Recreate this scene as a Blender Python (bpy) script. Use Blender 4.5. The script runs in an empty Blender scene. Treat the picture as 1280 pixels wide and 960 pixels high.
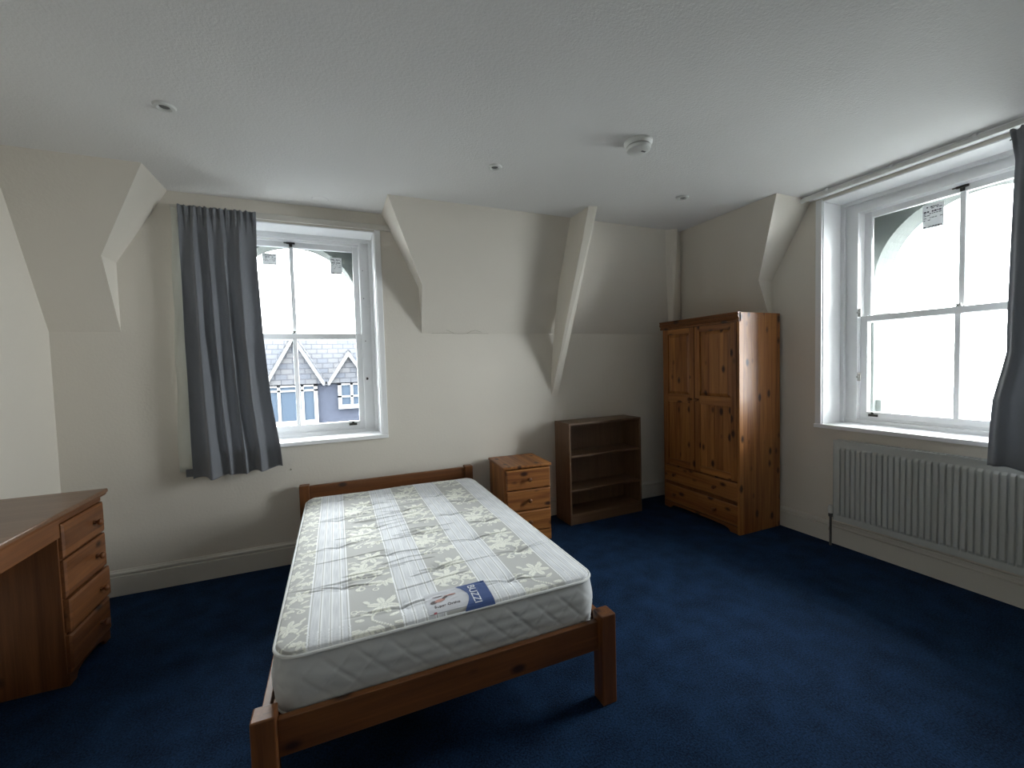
import bpy, bmesh, math, random
import numpy as np
from mathutils import Vector, Matrix
random.seed(4); np.random.seed(4)
S = bpy.context.scene
COL = S.collection

# ---------------------------------------------------------------- camera, sky, exposure
cam = bpy.data.cameras.new('camera'); co = bpy.data.objects.new('camera', cam); COL.objects.link(co)
yaw, pitch, roll, F = 0.400, -0.044, -0.028, 525.392
fw = Vector((math.sin(yaw)*math.cos(pitch), math.cos(yaw)*math.cos(pitch), math.sin(pitch)))
rt0 = Vector((math.cos(yaw), -math.sin(yaw), 0)); up0 = rt0.cross(fw)
rt = rt0*math.cos(roll) + up0*math.sin(roll); up = -rt0*math.sin(roll) + up0*math.cos(roll)
M = Matrix((rt, up, -fw)).transposed().to_4x4(); M.translation = Vector((0, -3.668, 1.5))
co.matrix_world = M
cam.sensor_width = 36; cam.lens = F*36/1280; cam.clip_start = .02; cam.clip_end = 500
S.camera = co
S.view_settings.view_transform = 'Standard'; S.view_settings.look = 'None'
S.view_settings.gamma = 1; S.view_settings.use_curve_mapping = False
S.view_settings.exposure = 1.15
SKY = 14.0
w = bpy.data.worlds.new('overcast_sky'); S.world = w; w.use_nodes = True
bg = w.node_tree.nodes['Background']; bg.inputs[0].default_value = (.95, .98, 1, 1); bg.inputs[1].default_value = SKY

XL, XR, H, ZK, ZM, DH, DR = -1.679, 3.657, 2.783, 1.80, 2.265, .426, .424
YF = -5.1
def portal(name, loc, rot, sx, sy):
    l = bpy.data.lights.new(name, 'AREA'); l.shape = 'RECTANGLE'; l.size = sx; l.size_y = sy
    l.cycles.is_portal = True
    o = bpy.data.objects.new(name, l); COL.objects.link(o); o.location = loc; o.rotation_euler = rot
portal('window_portal', (-.285, .68, 1.85), (-math.pi/2, 0, 0), 1.1, 1.9)
portal('window_portal', (XR+.68, -2.2, 1.85), (-math.pi/2, 0, -math.pi/2), 1.2, 1.9)

# ---------------------------------------------------------------- materials
def mat(name, col=(.8,.8,.8), rough=.6, bump=0, bscale=50, var=0, vscale=3, metal=0, coat=0, spec=.5):
    m = bpy.data.materials.new(name); m.use_nodes = True; nt = m.node_tree; N = nt.nodes; L = nt.links
    b = N['Principled BSDF']; b.inputs['Base Color'].default_value = (*col, 1); b.inputs['Roughness'].default_value = rough
    b.inputs['Metallic'].default_value = metal; b.inputs['Coat Weight'].default_value = coat; b.inputs['Coat Roughness'].default_value = .2
    b.inputs['Specular IOR Level'].default_value = spec
    tc = N.new('ShaderNodeTexCoord')
    if var:
        n = N.new('ShaderNodeTexNoise'); n.inputs['Scale'].default_value = vscale; n.inputs['Detail'].default_value = 4
        L.new(tc.outputs['Object'], n.inputs['Vector'])
        r = N.new('ShaderNodeMix'); r.data_type = 'RGBA'
        r.inputs[6].default_value = (*[c*(1-var) for c in col], 1); r.inputs[7].default_value = (*[min(1, c*(1+var)) for c in col], 1)
        L.new(n.outputs['Fac'], r.inputs[0]); L.new(r.outputs[2], b.inputs['Base Color'])
    if bump:
        n = N.new('ShaderNodeTexNoise'); n.inputs['Scale'].default_value = bscale; n.inputs['Detail'].default_value = 3
        L.new(tc.outputs['Object'], n.inputs['Vector'])
        k = N.new('ShaderNodeBump'); k.inputs['Strength'].default_value = bump; k.inputs['Distance'].default_value = .004
        L.new(n.outputs['Fac'], k.inputs['Height']); L.new(k.outputs[0], b.inputs['Normal'])
    return m
M_ = {}
M_['wall'] = mat('cream_wall_paint', (.745,.70,.625), .65, .25, 60, .03, 2)
M_['ceil'] = mat('white_ceiling_paint', (.83,.825,.815), .8, .5, 90, .02, 2)
M_['trim'] = mat('white_gloss_paint', (.90,.91,.92), .35, .05, 30)
M_['skirt'] = mat('cream_gloss_paint', (.66,.635,.58), .4, .05, 30)
M_['beam'] = mat('cream_beam_paint', (.78,.735,.65), .55, .2, 40)
M_['metal'] = mat('dark_metal', (.06,.055,.05), .4, metal=.8)
M_['steel'] = mat('steel', (.45,.45,.43), .35, metal=1)
M_['pipe'] = mat('painted_pipe', (.10,.10,.095), .45)
M_['rad'] = mat('radiator_enamel', (.56,.58,.56), .35)
M_['plastic'] = mat('white_plastic', (.72,.73,.71), .4)
M_['grey'] = mat('grey_plastic', (.18,.18,.18), .5)
M_['lining'] = mat('curtain_lining', (.80,.81,.74), .9, .3, 200)
M_['paper'] = mat('paper_label', (.85,.87,.88), .8)
M_['paper'].node_tree.nodes['Principled BSDF'].inputs['Transmission Weight'].default_value = .12
M_['ink'] = mat('ink', (.03,.03,.05), .7)
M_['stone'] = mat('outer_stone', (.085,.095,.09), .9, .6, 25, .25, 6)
M_['tuft'] = mat('tuft_felt', (.72,.73,.72), .9)
M_['piping'] = mat('mattress_piping', (.74,.76,.76), .7, .3, 300)
M_['stain'] = mat('flaked_paint', (.42,.38,.31), .9)
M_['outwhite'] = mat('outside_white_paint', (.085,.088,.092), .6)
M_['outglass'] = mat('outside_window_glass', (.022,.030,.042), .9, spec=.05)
M_['ground'] = mat('street', (.12,.125,.12), .9)

def carpet():
    m = mat('navy_carpet', (.011,.029,.078), .95, spec=.15); nt = m.node_tree; N = nt.nodes; L = nt.links; b = N['Principled BSDF']
    tc = N.new('ShaderNodeTexCoord')
    n = N.new('ShaderNodeTexNoise'); n.inputs['Scale'].default_value = 120; n.inputs['Detail'].default_value = 5; n.inputs['Roughness'].default_value = .7
    n2 = N.new('ShaderNodeTexNoise'); n2.inputs['Scale'].default_value = 7; n2.inputs['Detail'].default_value = 4
    L.new(tc.outputs['Object'], n.inputs['Vector']); L.new(tc.outputs['Object'], n2.inputs['Vector'])
    a = N.new('ShaderNodeMath'); a.operation = 'MULTIPLY_ADD'; L.new(n2.outputs['Fac'], a.inputs[0]); a.inputs[1].default_value = .35; L.new(n.outputs['Fac'], a.inputs[2])
    r = N.new('ShaderNodeValToRGB'); r.color_ramp.elements[0].position = .52; r.color_ramp.elements[0].color = (.0015,.007,.022,1)
    r.color_ramp.elements[1].position = .85; r.color_ramp.elements[1].color = (.013,.045,.115,1)
    L.new(a.outputs[0], r.inputs[0]); L.new(r.outputs[0], b.inputs['Base Color'])
    k = N.new('ShaderNodeBump'); k.inputs['Strength'].default_value = .9; k.inputs['Distance'].default_value = .006
    L.new(n.outputs['Fac'], k.inputs['Height']); L.new(k.outputs[0], b.inputs['Normal'])
    return m
M_['carpet'] = carpet()

def wood(name, axis, light, dark, knot=True, board=.09, rough=.45, knotthr=.30, coat=.12):
    """varnished timber, grain along the given object axis, glued-up boards side by side, knots"""
    m = bpy.data.materials.new(name); m.use_nodes = True; nt = m.node_tree; N = nt.nodes; L = nt.links; b = N['Principled BSDF']
    tc = N.new('ShaderNodeTexCoord'); oi = N.new('ShaderNodeObjectInfo')
    add = N.new('ShaderNodeVectorMath'); add.operation = 'ADD'
    sc = N.new('ShaderNodeMath'); sc.operation = 'MULTIPLY'; sc.inputs[1].default_value = 17.3; L.new(oi.outputs['Random'], sc.inputs[0])
    L.new(tc.outputs['Object'], add.inputs[0]); L.new(sc.outputs[0], add.inputs[1])
    # board steps: cross-grain cells
    vm = N.new('ShaderNodeVectorMath'); vm.operation = 'MULTIPLY'
    s = [1/board]*3; s['xyz'.index(axis)] = .0001; vm.inputs[1].default_value = s
    L.new(add.outputs[0], vm.inputs[0])
    fl = N.new('ShaderNodeVectorMath'); fl.operation = 'FLOOR'; L.new(vm.outputs[0], fl.inputs[0])
    wn = N.new('ShaderNodeTexWhiteNoise'); wn.noise_dimensions = '3D'; L.new(fl.outputs[0], wn.inputs['Vector'])
    off = N.new('ShaderNodeVectorMath'); off.operation = 'MULTIPLY_ADD'; L.new(wn.outputs['Color'], off.inputs[0]); off.inputs[1].default_value = (3,3,3); L.new(add.outputs[0], off.inputs[2])
    # grain
    mp = N.new('ShaderNodeMapping'); g = [26, 26, 26]; g['xyz'.index(axis)] = 1.3; mp.inputs['Scale'].default_value = g
    L.new(off.outputs[0], mp.inputs[0])
    n = N.new('ShaderNodeTexNoise'); n.inputs['Scale'].default_value = 1; n.inputs['Detail'].default_value = 5; n.inputs['Distortion'].default_value = .6
    L.new(mp.outputs[0], n.inputs['Vector'])
    mp2 = N.new('ShaderNodeMapping'); g2 = [160]*3; g2['xyz'.index(axis)] = 5; mp2.inputs['Scale'].default_value = g2; L.new(off.outputs[0], mp2.inputs[0])
    n2 = N.new('ShaderNodeTexNoise'); n2.inputs['Scale'].default_value = 1; n2.inputs['Detail'].default_value = 2; L.new(mp2.outputs[0], n2.inputs['Vector'])
    av = N.new('ShaderNodeMath'); av.operation = 'MULTIPLY_ADD'; L.new(n2.outputs['Fac'], av.inputs[0]); av.inputs[1].default_value = .35; L.new(n.outputs['Fac'], av.inputs[2])
    bv = N.new('ShaderNodeMath'); bv.operation = 'MULTIPLY_ADD'; L.new(wn.outputs['Value'], bv.inputs[0]); bv.inputs[1].default_value = .22; L.new(av.outputs[0], bv.inputs[2])
    r = N.new('ShaderNodeValToRGB'); r.color_ramp.elements[0].position = .48; r.color_ramp.elements[0].color = (*light, 1)
    r.color_ramp.elements[1].position = 1.0; r.color_ramp.elements[1].color = (*dark, 1)
    L.new(bv.outputs[0], r.inputs[0]); out = r.outputs[0]
    if knot:
        mk = N.new('ShaderNodeMapping'); ks = [11, 11, 11]; ks['xyz'.index(axis)] = 6.0; mk.inputs['Scale'].default_value = ks; L.new(add.outputs[0], mk.inputs[0])
        v = N.new('ShaderNodeTexVoronoi'); v.inputs['Scale'].default_value = 1; L.new(mk.outputs[0], v.inputs['Vector'])
        cs = N.new('ShaderNodeSeparateColor'); L.new(v.outputs['Color'], cs.inputs[0])
        th = N.new('ShaderNodeMath'); th.operation = 'GREATER_THAN'; th.inputs[1].default_value = knotthr; L.new(cs.outputs[0], th.inputs[0])
        mr = N.new('ShaderNodeMapRange'); mr.inputs[1].default_value = .13; mr.inputs[2].default_value = .27; mr.inputs[3].default_value = 1; mr.inputs[4].default_value = 0
        L.new(v.outputs['Distance'], mr.inputs[0])
        mu = N.new('ShaderNodeMath'); mu.operation = 'MULTIPLY'; L.new(mr.outputs[0], mu.inputs[0]); L.new(th.outputs[0], mu.inputs[1])
        mx = N.new('ShaderNodeMix'); mx.data_type = 'RGBA'; L.new(mu.outputs[0], mx.inputs[0]); L.new(out, mx.inputs[6]); mx.inputs[7].default_value = (dark[0]*.22, dark[1]*.15, dark[2]*.12, 1)
        out = mx.outputs[2]
    L.new(out, b.inputs['Base Color'])
    b.inputs['Roughness'].default_value = rough; b.inputs['Coat Weight'].default_value = coat; b.inputs['Coat Roughness'].default_value = .25
    k = N.new('ShaderNodeBump'); k.inputs['Strength'].default_value = .15; k.inputs['Distance'].default_value = .002
    L.new(av.outputs[0], k.inputs['Height']); L.new(k.outputs[0], b.inputs['Normal'])
    return m
LP, DP = (.47,.195,.050), (.18,.056,.012)
for a in 'xyz':
    M_['pine_'+a] = wood('varnished_pine_'+a, a, LP, DP)
    M_['deskpine_'+a] = wood('desk_pine_'+a, a, (.26,.10,.032), (.125,.042,.012), knotthr=.66)
    M_['deep_'+a] = wood('bed_pine_'+a, a, (.23,.085,.022), (.115,.038,.009), knotthr=.62, board=.3)
    M_['oak_'+a] = wood('wood_laminate_'+a, a, (.17,.095,.048), (.105,.055,.027), knot=False, board=2, rough=.45, coat=.1)
M_['desktop'] = wood('worn_desk_top', 'y', (.24,.13,.075), (.15,.075,.04), knotthr=.9, board=.12, rough=.3)

def cloth(name, col, sc=500):
    m = mat(name, col, .95, .35, sc, .05, 12, spec=.2)
    m.node_tree.nodes['Principled BSDF'].inputs['Sheen Weight'].default_value = .2
    return m
def curtain_mat():
    m = cloth('grey_curtain_cotton', (.27,.28,.305)); nt = m.node_tree; N = nt.nodes; L = nt.links
    b = N['Principled BSDF']; out = N['Material Output']
    tr = N.new('ShaderNodeBsdfTranslucent'); tr.inputs[0].default_value = (.27,.28,.30,1)
    mx = N.new('ShaderNodeMixShader'); mx.inputs[0].default_value = .22
    L.new(b.outputs[0], mx.inputs[1]); L.new(tr.outputs[0], mx.inputs[2]); L.new(mx.outputs[0], out.inputs[0])
    return m
M_['curtain'] = curtain_mat()
def glass():
    m = bpy.data.materials.new('window_glass'); m.use_nodes = True; nt = m.node_tree; N = nt.nodes; L = nt.links
    N.remove(N['Principled BSDF']); t = N.new('ShaderNodeBsdfTransparent'); t.inputs[0].default_value = (.97,.985,.98,1)
    g = N.new('ShaderNodeBsdfGlossy'); g.inputs['Roughness'].default_value = .02
    f = N.new('ShaderNodeFresnel'); f.inputs[0].default_value = 1.3
    mx = N.new('ShaderNodeMixShader'); L.new(f.outputs[0], mx.inputs[0]); L.new(t.outputs[0], mx.inputs[1]); L.new(g.outputs[0], mx.inputs[2])
    L.new(mx.outputs[0], N['Material Output'].inputs[0]); return m
M_['glass'] = glass()
def slate():
    m = bpy.data.materials.new('slate_courses'); m.use_nodes = True; nt = m.node_tree; N = nt.nodes; L = nt.links; b = N['Principled BSDF']
    tc = N.new('ShaderNodeTexCoord'); mp = N.new('ShaderNodeMapping'); mp.inputs['Rotation'].default_value = (math.pi/2, 0, 0); L.new(tc.outputs['Object'], mp.inputs[0])
    br = N.new('ShaderNodeTexBrick'); br.inputs['Scale'].default_value = 1; br.inputs['Brick Width'].default_value = .40; br.inputs['Row Height'].default_value = .20
    br.inputs['Mortar Size'].default_value = .016; br.inputs['Color1'].default_value = (.034,.037,.045,1); br.inputs['Color2'].default_value = (.047,.047,.050,1); br.inputs['Mortar'].default_value = (.020,.021,.025,1)
    L.new(mp.outputs[0], br.inputs['Vector']); L.new(br.outputs[0], b.inputs['Base Color']); b.inputs['Roughness'].default_value = .9; b.inputs['Specular IOR Level'].default_value = .1
    return m
M_['slate'] = slate()
M_['slatewall'] = mat('slate_hung_wall', (.022,.025,.035), .9, .2, 20, .3, 8, spec=.1)

# ---------------------------------------------------------------- helpers
class MB:
    def __init__(s): s.v = []; s.f = []
    def add(s, v, f):
        o = len(s.v); s.v += [tuple(p) for p in v]; s.f += [[i+o for i in q] for q in f]; return s
    def box(s, x0, x1, y0, y1, z0, z1):
        return s.add([(x0,y0,z0),(x1,y0,z0),(x1,y1,z0),(x0,y1,z0),(x0,y0,z1),(x1,y0,z1),(x1,y1,z1),(x0,y1,z1)],
                     [(0,3,2,1),(4,5,6,7),(0,1,5,4),(1,2,6,5),(2,3,7,6),(3,0,4,7)])
    def hexa(s, p):   # 8 points, bottom 4 then top 4
        return s.add(p, [(0,3,2,1),(4,5,6,7),(0,1,5,4),(1,2,6,5),(2,3,7,6),(3,0,4,7)])
    def prism(s, poly, a0, a1, axis='y'):
        n = len(poly); P = []
        for a in (a0, a1):
            for (u, v) in poly:
                P.append({'y': (u, a, v), 'x': (a, u, v), 'z': (u, v, a)}[axis])
        return s.add(P, [list(range(n)), list(range(2*n-1, n-1, -1))] + [(i, i+n, (i+1) % n+n, (i+1) % n) for i in range(n)])
    def lathe(s, prof, c=(0,0,0), axis='z', n=24):
        P = []
        for r, h in prof:
            for k in range(n):
                a = 2*math.pi*k/n; u, v = r*math.cos(a), r*math.sin(a)
                d = {'z': (u, v, h), 'y': (u, h, v), 'x': (h, u, v)}[axis]
                P.append((c[0]+d[0], c[1]+d[1], c[2]+d[2]))
        m = len(prof); fs = [(i*n+k, i*n+(k+1) % n, (i+1)*n+(k+1) % n, (i+1)*n+k) for i in range(m-1) for k in range(n)]
        fs += [list(range(n)), list(range((m-1)*n, m*n))]
        return s.add(P, fs)
    def tube(s, pts, r, n=8, closed=False):
        pts = [Vector(p) for p in pts]; P = []; m = len(pts)
        for i, p in enumerate(pts):
            a = pts[(i-1) % m] if (closed or i) else p; b = pts[(i+1) % m] if (closed or i < m-1) else p
            t = (b-a).normalized(); u = t.cross(Vector((0,0,1)))
            if u.length < .1: u = t.cross(Vector((1,0,0)))
            u.normalize(); v = t.cross(u)
            for k in range(n):
                an = 2*math.pi*k/n; P.append(p + r*(u*math.cos(an)+v*math.sin(an)))
        fs = [(i*n+k, i*n+(k+1) % n, ((i+1) % m)*n+(k+1) % n, ((i+1) % m)*n+k) for i in range(m if closed else m-1) for k in range(n)]
        if not closed: fs += [list(range(n)), list(range((m-1)*n, m*n))]
        return s.add(P, fs)
    def build(s, name, m, parent=None, bevel=0, smooth=False, **tags):
        me = bpy.data.meshes.new(name); me.from_pydata(s.v, [], s.f)
        bm = bmesh.new(); bm.from_mesh(me); bmesh.ops.recalc_face_normals(bm, faces=bm.faces); bm.to_mesh(me); bm.free()
        me.materials.append(M_[m] if isinstance(m, str) else m)
        if smooth:
            me.polygons.foreach_set('use_smooth', [True]*len(me.polygons))
            try: me.set_sharp_from_angle(angle=math.radians(40))
            except Exception: pass
        o = bpy.data.objects.new(name, me); COL.objects.link(o)
        if parent: o.parent = parent
        if bevel:
            b = o.modifiers.new('bevel', 'BEVEL'); b.width = bevel; b.segments = 2; b.limit_method = 'ANGLE'
        for k, v in tags.items(): o[k] = v
        return o
def B(name, m, parent, *box, bevel=.0, **t): return MB().box(*box).build(name, m, parent, bevel, **t)
def thing(name, label, cat, loc=(0,0,0), rz=0, group=None, kind=None):
    o = bpy.data.objects.new(name, None); COL.objects.link(o); o.location = loc; o.rotation_euler = (0,0,rz); o.empty_display_size = .05
    if label: o['label'] = label
    if cat: o['category'] = cat
    if group: o['group'] = group
    if kind: o['kind'] = kind
    return o

# ---------------------------------------------------------------- the room
B('floor', 'carpet', None, XL-.3, XR+.65, YF-.2, .65, -.12, 0, kind='structure', label='navy blue fitted carpet')
B('ceiling', 'ceil', None, XL-.3, XR+.65, YF-.2, .65, H, H+.2, kind='structure', label='flat white painted ceiling')
B('wall_left', 'wall', None, XL-.3, XL, YF-.2, .42, 0, H, kind='structure', label='plain cream wall behind the desk')
B('wall_front', 'wall', None, XL, XR, YF-.2, YF, 0, H, kind='structure')
# windows: opening across x0..x1 (local), z0..z1
WL = dict(x0=-.925, x1=.355, z0=.955, z1=2.632, r=.515, cz=2.096)
WR = dict(x0=0, x1=1.40, z0=.955, z1=2.742, r=.555, cz=2.1)
def leaf(mb, a0, a1, W, zt, d0, d1):                   # rectangular-hole leaf, d0..d1 deep
    mb.box(a0, W['x0'], d0, d1, 0, zt); mb.box(W['x1'], a1, d0, d1, 0, zt)
    mb.box(W['x0'], W['x1'], d0, d1, 0, W['z0']-.03); mb.box(W['x0'], W['x1'], d0, d1, W['z1'], zt)
def arch_leaf(mb, a0, a1, W, zb, zt, d0, d1):
    c = (W['x0']+W['x1'])/2; r = W['r']; cz = W['cz']
    mb.box(a0, c-r, d0, d1, 0, zt); mb.box(c+r, a1, d0, d1, 0, zt); mb.box(c-r, c+r, d0, d1, 0, zb)
    n = 28; A = [(c-r*math.cos(math.pi*i/n), cz+r*math.sin(math.pi*i/n)) for i in range(n+1)]
    for i in range(n):
        mb.prism([A[i], A[i+1], (A[i+1][0], zt), (A[i][0], zt)], d0, d1)
m = MB(); leaf(m, XL-.3, XR, WL, H, 0, .42)
wall_back = m.build('wall_back', 'wall', kind='structure', label='cream wall with dormer recess around the left window')
m = MB(); arch_leaf(m, XL-.3, XR+.42, WL, .9, H, .42, .65)
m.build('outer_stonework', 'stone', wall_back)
wr = thing('wall_right', 'cream wall with the right window and radiator', None, (XR, 0, 0), -math.pi/2, kind='structure')
WRl = dict(WR); WRl['x0'] += 1.503; WRl['x1'] += 1.503
m = MB(); leaf(m, 0, -YF+.2, WRl, H, 0, .42); m.build('plaster', 'wall', wr)
m = MB(); arch_leaf(m, 0, -YF+.2, WRl, .9, H, .42, .65)
for s_ in (-1, 1):                                      # projecting quoins at the foot of the jambs
    cx = (WRl['x0']+WRl['x1'])/2; a, b_ = cx+s_*.45, cx+s_*.56
m.build('outer_stonework', 'stone', wr)
for s_ in (-1, 1):
    cx = 2.203; lo, hi = sorted((cx+s_*.52, cx+s_*.565))
    B('stone_quoin', 'stone', wr, lo, hi, .46, .62, .9, 1.13, bevel=.006)

def slope(name, poly, depth, parent, back=.0):
    """solid under-roof wedge: poly (along, z) on the wall plane, leaning into the room above the knee line"""
    d = lambda z: max(0., (z-ZK)/(H-ZK))*depth
    n = len(poly); P = [(x, back, z) for x, z in poly] + [(x, -d(z), z) for x, z in poly]
    mb = MB(); mb.add(P, [list(range(n)), list(range(2*n-1, n-1, -1))] + [(i, (i+1) % n, (i+1) % n+n, i+n) for i in range(n)])
    return mb.build(name, 'wall', parent)
slope('sloped_wall_panel', [(XL, ZK), (-1.316, ZK), (-1.316, ZM), (-1.013, H), (XL, H)], DH, wall_back, .001)
slope('sloped_wall_panel', [(.713, ZK), (XR, ZK), (XR, H), (.419, H), (.703, 2.185)], DH, wall_back, .001)
slope('sloped_wall_panel', [(0, ZK), (1.074, ZK), (1.074, 2.19), (1.417, H), (0, H)], DR, wr, .001)
slope('sloped_wall_panel', [(3.33, ZK), (-YF, ZK), (-YF, H), (2.98, H), (3.33, 2.19)], DR, wr, .001)
MB().lathe([(.060,.0),(.058,-.002),(.050,-.003),(.001,-.0035)], (-0.039,-0.172,H), n=28).build('plaster_patch', 'ceil', bpy.data.objects['ceiling'], smooth=True)
# boxed roof strut
o = MB().hexa([(1.972,.0,1.187),(2.045,.0,1.187),(2.045,.0,1.45),(1.972,.0,1.45),
           (1.972,-.715,H),(2.045,-.735,H),(2.045,-.3,H),(1.972,-.3,H)]).build('boxed_strut', 'beam', wall_back, .004)
o['label'] = 'narrow cream boxed strut running down the slope'
# corner pipe boxing along the valley
MB().hexa([(3.426,-.045,1.9),(3.455,-.088,1.9),(3.530,-.088,1.9),(3.575,-.045,1.9),
           (3.036,-.42,H),(3.080,-.462,H),(3.130,-.500,H),(3.195,-.42,H)]).build('corner_boxing', 'beam', wall_back, .003)
# flaking crack along the knee line and little marks on the plaster
m = MB()
def onslope(x, z): return (x, -max(0, (z-ZK)/(H-ZK)*DH)-.0008, z)
for seg in ([(.80,1.80),(.93,1.803),(1.05,1.798),(1.20,1.802),(1.33,1.80)], [(.93,1.83),(.97,1.815),(1.0,1.803)], [(1.12,1.80),(1.16,1.82),(1.20,1.828),(1.26,1.812)]):
    m.tube([onslope(*p) for p in seg], .0016, 5)
m.build('paint_crack', 'stain', wall_back)
MB().lathe([(.006,0),(.006,-.006),(.002,-.008)], (-.338,0,.74), 'y', 10).build('screw_head', 'stain', wall_back)

def skirting(name, p0, p1, n):      # p0->p1 along the wall, n = inward normal
    p0, p1, n = Vector(p0), Vector(p1), Vector(n)
    prof = [(0,0),(.020,0),(.020,.132),(.009,.137),(.008,.143),(.018,.148),(.016,.158),(.010,.166),(.007,.174),(0,.174)]
    mb = MB(); P = []
    for p in (p0, p1):
        for a, z in prof: P.append((p.x+n.x*a, p.y+n.y*a, z))
    k = len(prof)
    mb.add(P, [list(range(k)), list(range(2*k-1, k-1, -1))] + [(i, i+k, (i+1) % k+k, (i+1) % k) for i in range(k)])
    return mb.build(name, 'skirt', None, kind='structure', label='moulded cream skirting board')
skirting('baseboard_back', (XL,0,0), (XR,0,0), (0,-1,0))
skirting('baseboard_right', (XR,0,0), (XR,YF,0), (-1,0,0))
skirting('baseboard_left', (XL,YF,0), (XL,0,0), (1,0,0))
skirting('baseboard_front', (XL,YF,0), (XR,YF,0), (0,1,0))

# ---------------------------------------------------------------- sash windows
def sash(parent, name, x0, x1, z0, z1, y0, y1, st, top, bot, mid):
    mb = MB()
    mb.box(x0, x0+st, y0, y1, z0, z1); mb.box(x1-st, x1, y0, y1, z0, z1)
    mb.box(x0+st, x1-st, y0, y1, z1-top, z1); mb.box(x0+st, x1-st, y0, y1, z0, z0+bot)
    o = mb.build(name, 'trim', parent, .004)
    B('glazing_bar', 'trim', o, mid-.016, mid+.016, y0+.003, y1-.003, z0+bot, z1-top, bevel=.004)
    ym = (y0+y1)/2
    B('pane', 'glass', o, x0+st, mid-.013, ym-.002, ym+.002, z0+bot, z1-top)
    B('pane', 'glass', o, mid+.013, x1-st, ym-.002, ym+.002, z0+bot, z1-top)
    return o
def window(name, W, loc, rz, glassx, gtop, label):
    t = thing(name, label, None, loc, rz, kind='structure')
    x0, x1, z0, z1 = W['x0'], W['x1'], W['z0'], W['z1']
    ga, gb = glassx; st = .052
    D0 = .25
    m = MB(); m.box(x0-.0, x0+.008, -.002, D0+.03, z0, z1); m.box(x1-.008, x1, -.002, D0+.03, z0, z1); m.box(x0, x1, -.002, D0+.03, z1-.008, z1)
    m.build('reveal_lining', 'trim', t)
    m = MB(); aw = .047
    m.box(x0-aw, x0, -.014, .0, z0, z1+aw*.3); m.box(x1, x1+aw, -.014, .0, z0, z1+aw*.3)
    m.box(x0-.006, x0+.002, -.020, .0, z0, z1); m.box(x1-.002, x1+.006, -.020, .0, z0, z1)
    m.build('architrave', 'trim', t, .003)
    MB().box(x0-aw, x1+aw, -.034, D0+.05, z0-.032, z0).build('sill_board', 'trim', t, .006)
    # box frame: stepped linings either side and above
    m = MB(); e0, e1 = ga-st, gb+st                  # sash outer edges
    zt = gtop+.048                                   # sash top
    m.box(x0, e0+.006, D0, D0+.16, z0-.03, z1+.01); m.box(e1-.006, x1, D0, D0+.16, z0-.03, z1+.01); m.box(e0+.006, e1-.006, D0, D0+.16, zt-.004, z1+.01)
    m.box(e0+.006, e1-.006, D0+.02, D0+.16, z0-.03, z0+.045)
    m.build('box_frame', 'trim', t)
    m = MB()
    for (a, b) in ((x0+.008, x0+.035), (x1-.035, x1-.008)): m.box(a, b, D0-.030, D0+.0, z0, z1-.008)
    m.box(x0+.035, x1-.035, D0-.030, D0, z1-.035, z1-.008)
    m.box(e0-.016, e0+.004, D0-.022, D0+.018, z0+.03, zt); m.box(e1-.004, e1+.016, D0-.022, D0+.018, z0+.03, zt); m.box(e0-.016, e1+.016, D0-.022, D0+.018, zt-.004, zt+.016)
    m.box(x0, x1, D0-.01, D0+.02, z0, z0+.028)
    m.build('staff_bead', 'trim', t)
    mid = (ga+gb)/2; mz = 1.80
    up = sash(t, 'upper_sash', e0, e1, mz-.035, zt, .315, .352, st, .048, .045, mid)
    lo = sash(t, 'lower_sash', e0, e1, z0+.045, mz+.018, .270, .308, st, .048, .050, mid)
    # catches
    k = MB(); k.lathe([(.018,0),(.018,.008),(.012,.012)], (mid,.290,mz+.018), 'z', 16); k.box(mid-.035, mid+.012, .283, .297, mz+.03, mz+.038)
    k.build('sash_fastener', 'steel', lo, .002)
    k = MB(); k.box(mid-.032, mid+.032, .300, .315, zt-.022, zt-.008); k.box(mid-.012, mid+.012, .303, .315, zt-.045, zt-.022); k.box(mid-.05, mid-.02, .296, .312, zt-.018, zt-.012)
    k.build('window_catch', 'metal', up, .003)
    lx = (gb-.055) if name == 'window_1' else (ga+.045)
    k = MB(); k.box(lx-.032, lx+.032, .262, .270, z0+.060, z0+.080); k.tube([(lx-.026,.262,z0+.07),(lx-.016,.246,z0+.078),(lx+.016,.246,z0+.078),(lx+.026,.262,z0+.07)], .006, 8); k.lathe([(.009,0),(.009,.018)], (lx,.255,z0+.078), 'z', 10)
    k.build('sash_lift', 'metal', lo, .002)
    return t, up, lo
w1, up1, lo1 = window('window_1', WL, (0,0,0), 0, (-.765,.193), 2.535, 'white sash window behind the grey curtain, over the slate rooftop view')
w2, up2, lo2 = window('window_2', WR, (XR,-1.503,0), -math.pi/2, (.176,1.224), 2.59, 'white sash window above the radiator')
for z in (1.845, 1.33):                                # steel restrictors on the right window's jamb
    k = MB(); k.box(.118,.150,.232,.240,z-.032,z+.032); k.lathe([(.009,.0),(.009,-.014)], (.134,.232,z), 'y', 10); k.build('sash_restrictor', 'steel', w2, .002)
for z, q in ((2.12,.004),(1.75,.004),(1.42,.012),(2.36,.003)):
    MB().lathe([(q,0),(q,-.006)], (.268,.240,z), 'y', 8).build('jamb_stud', 'metal', w1)
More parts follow.
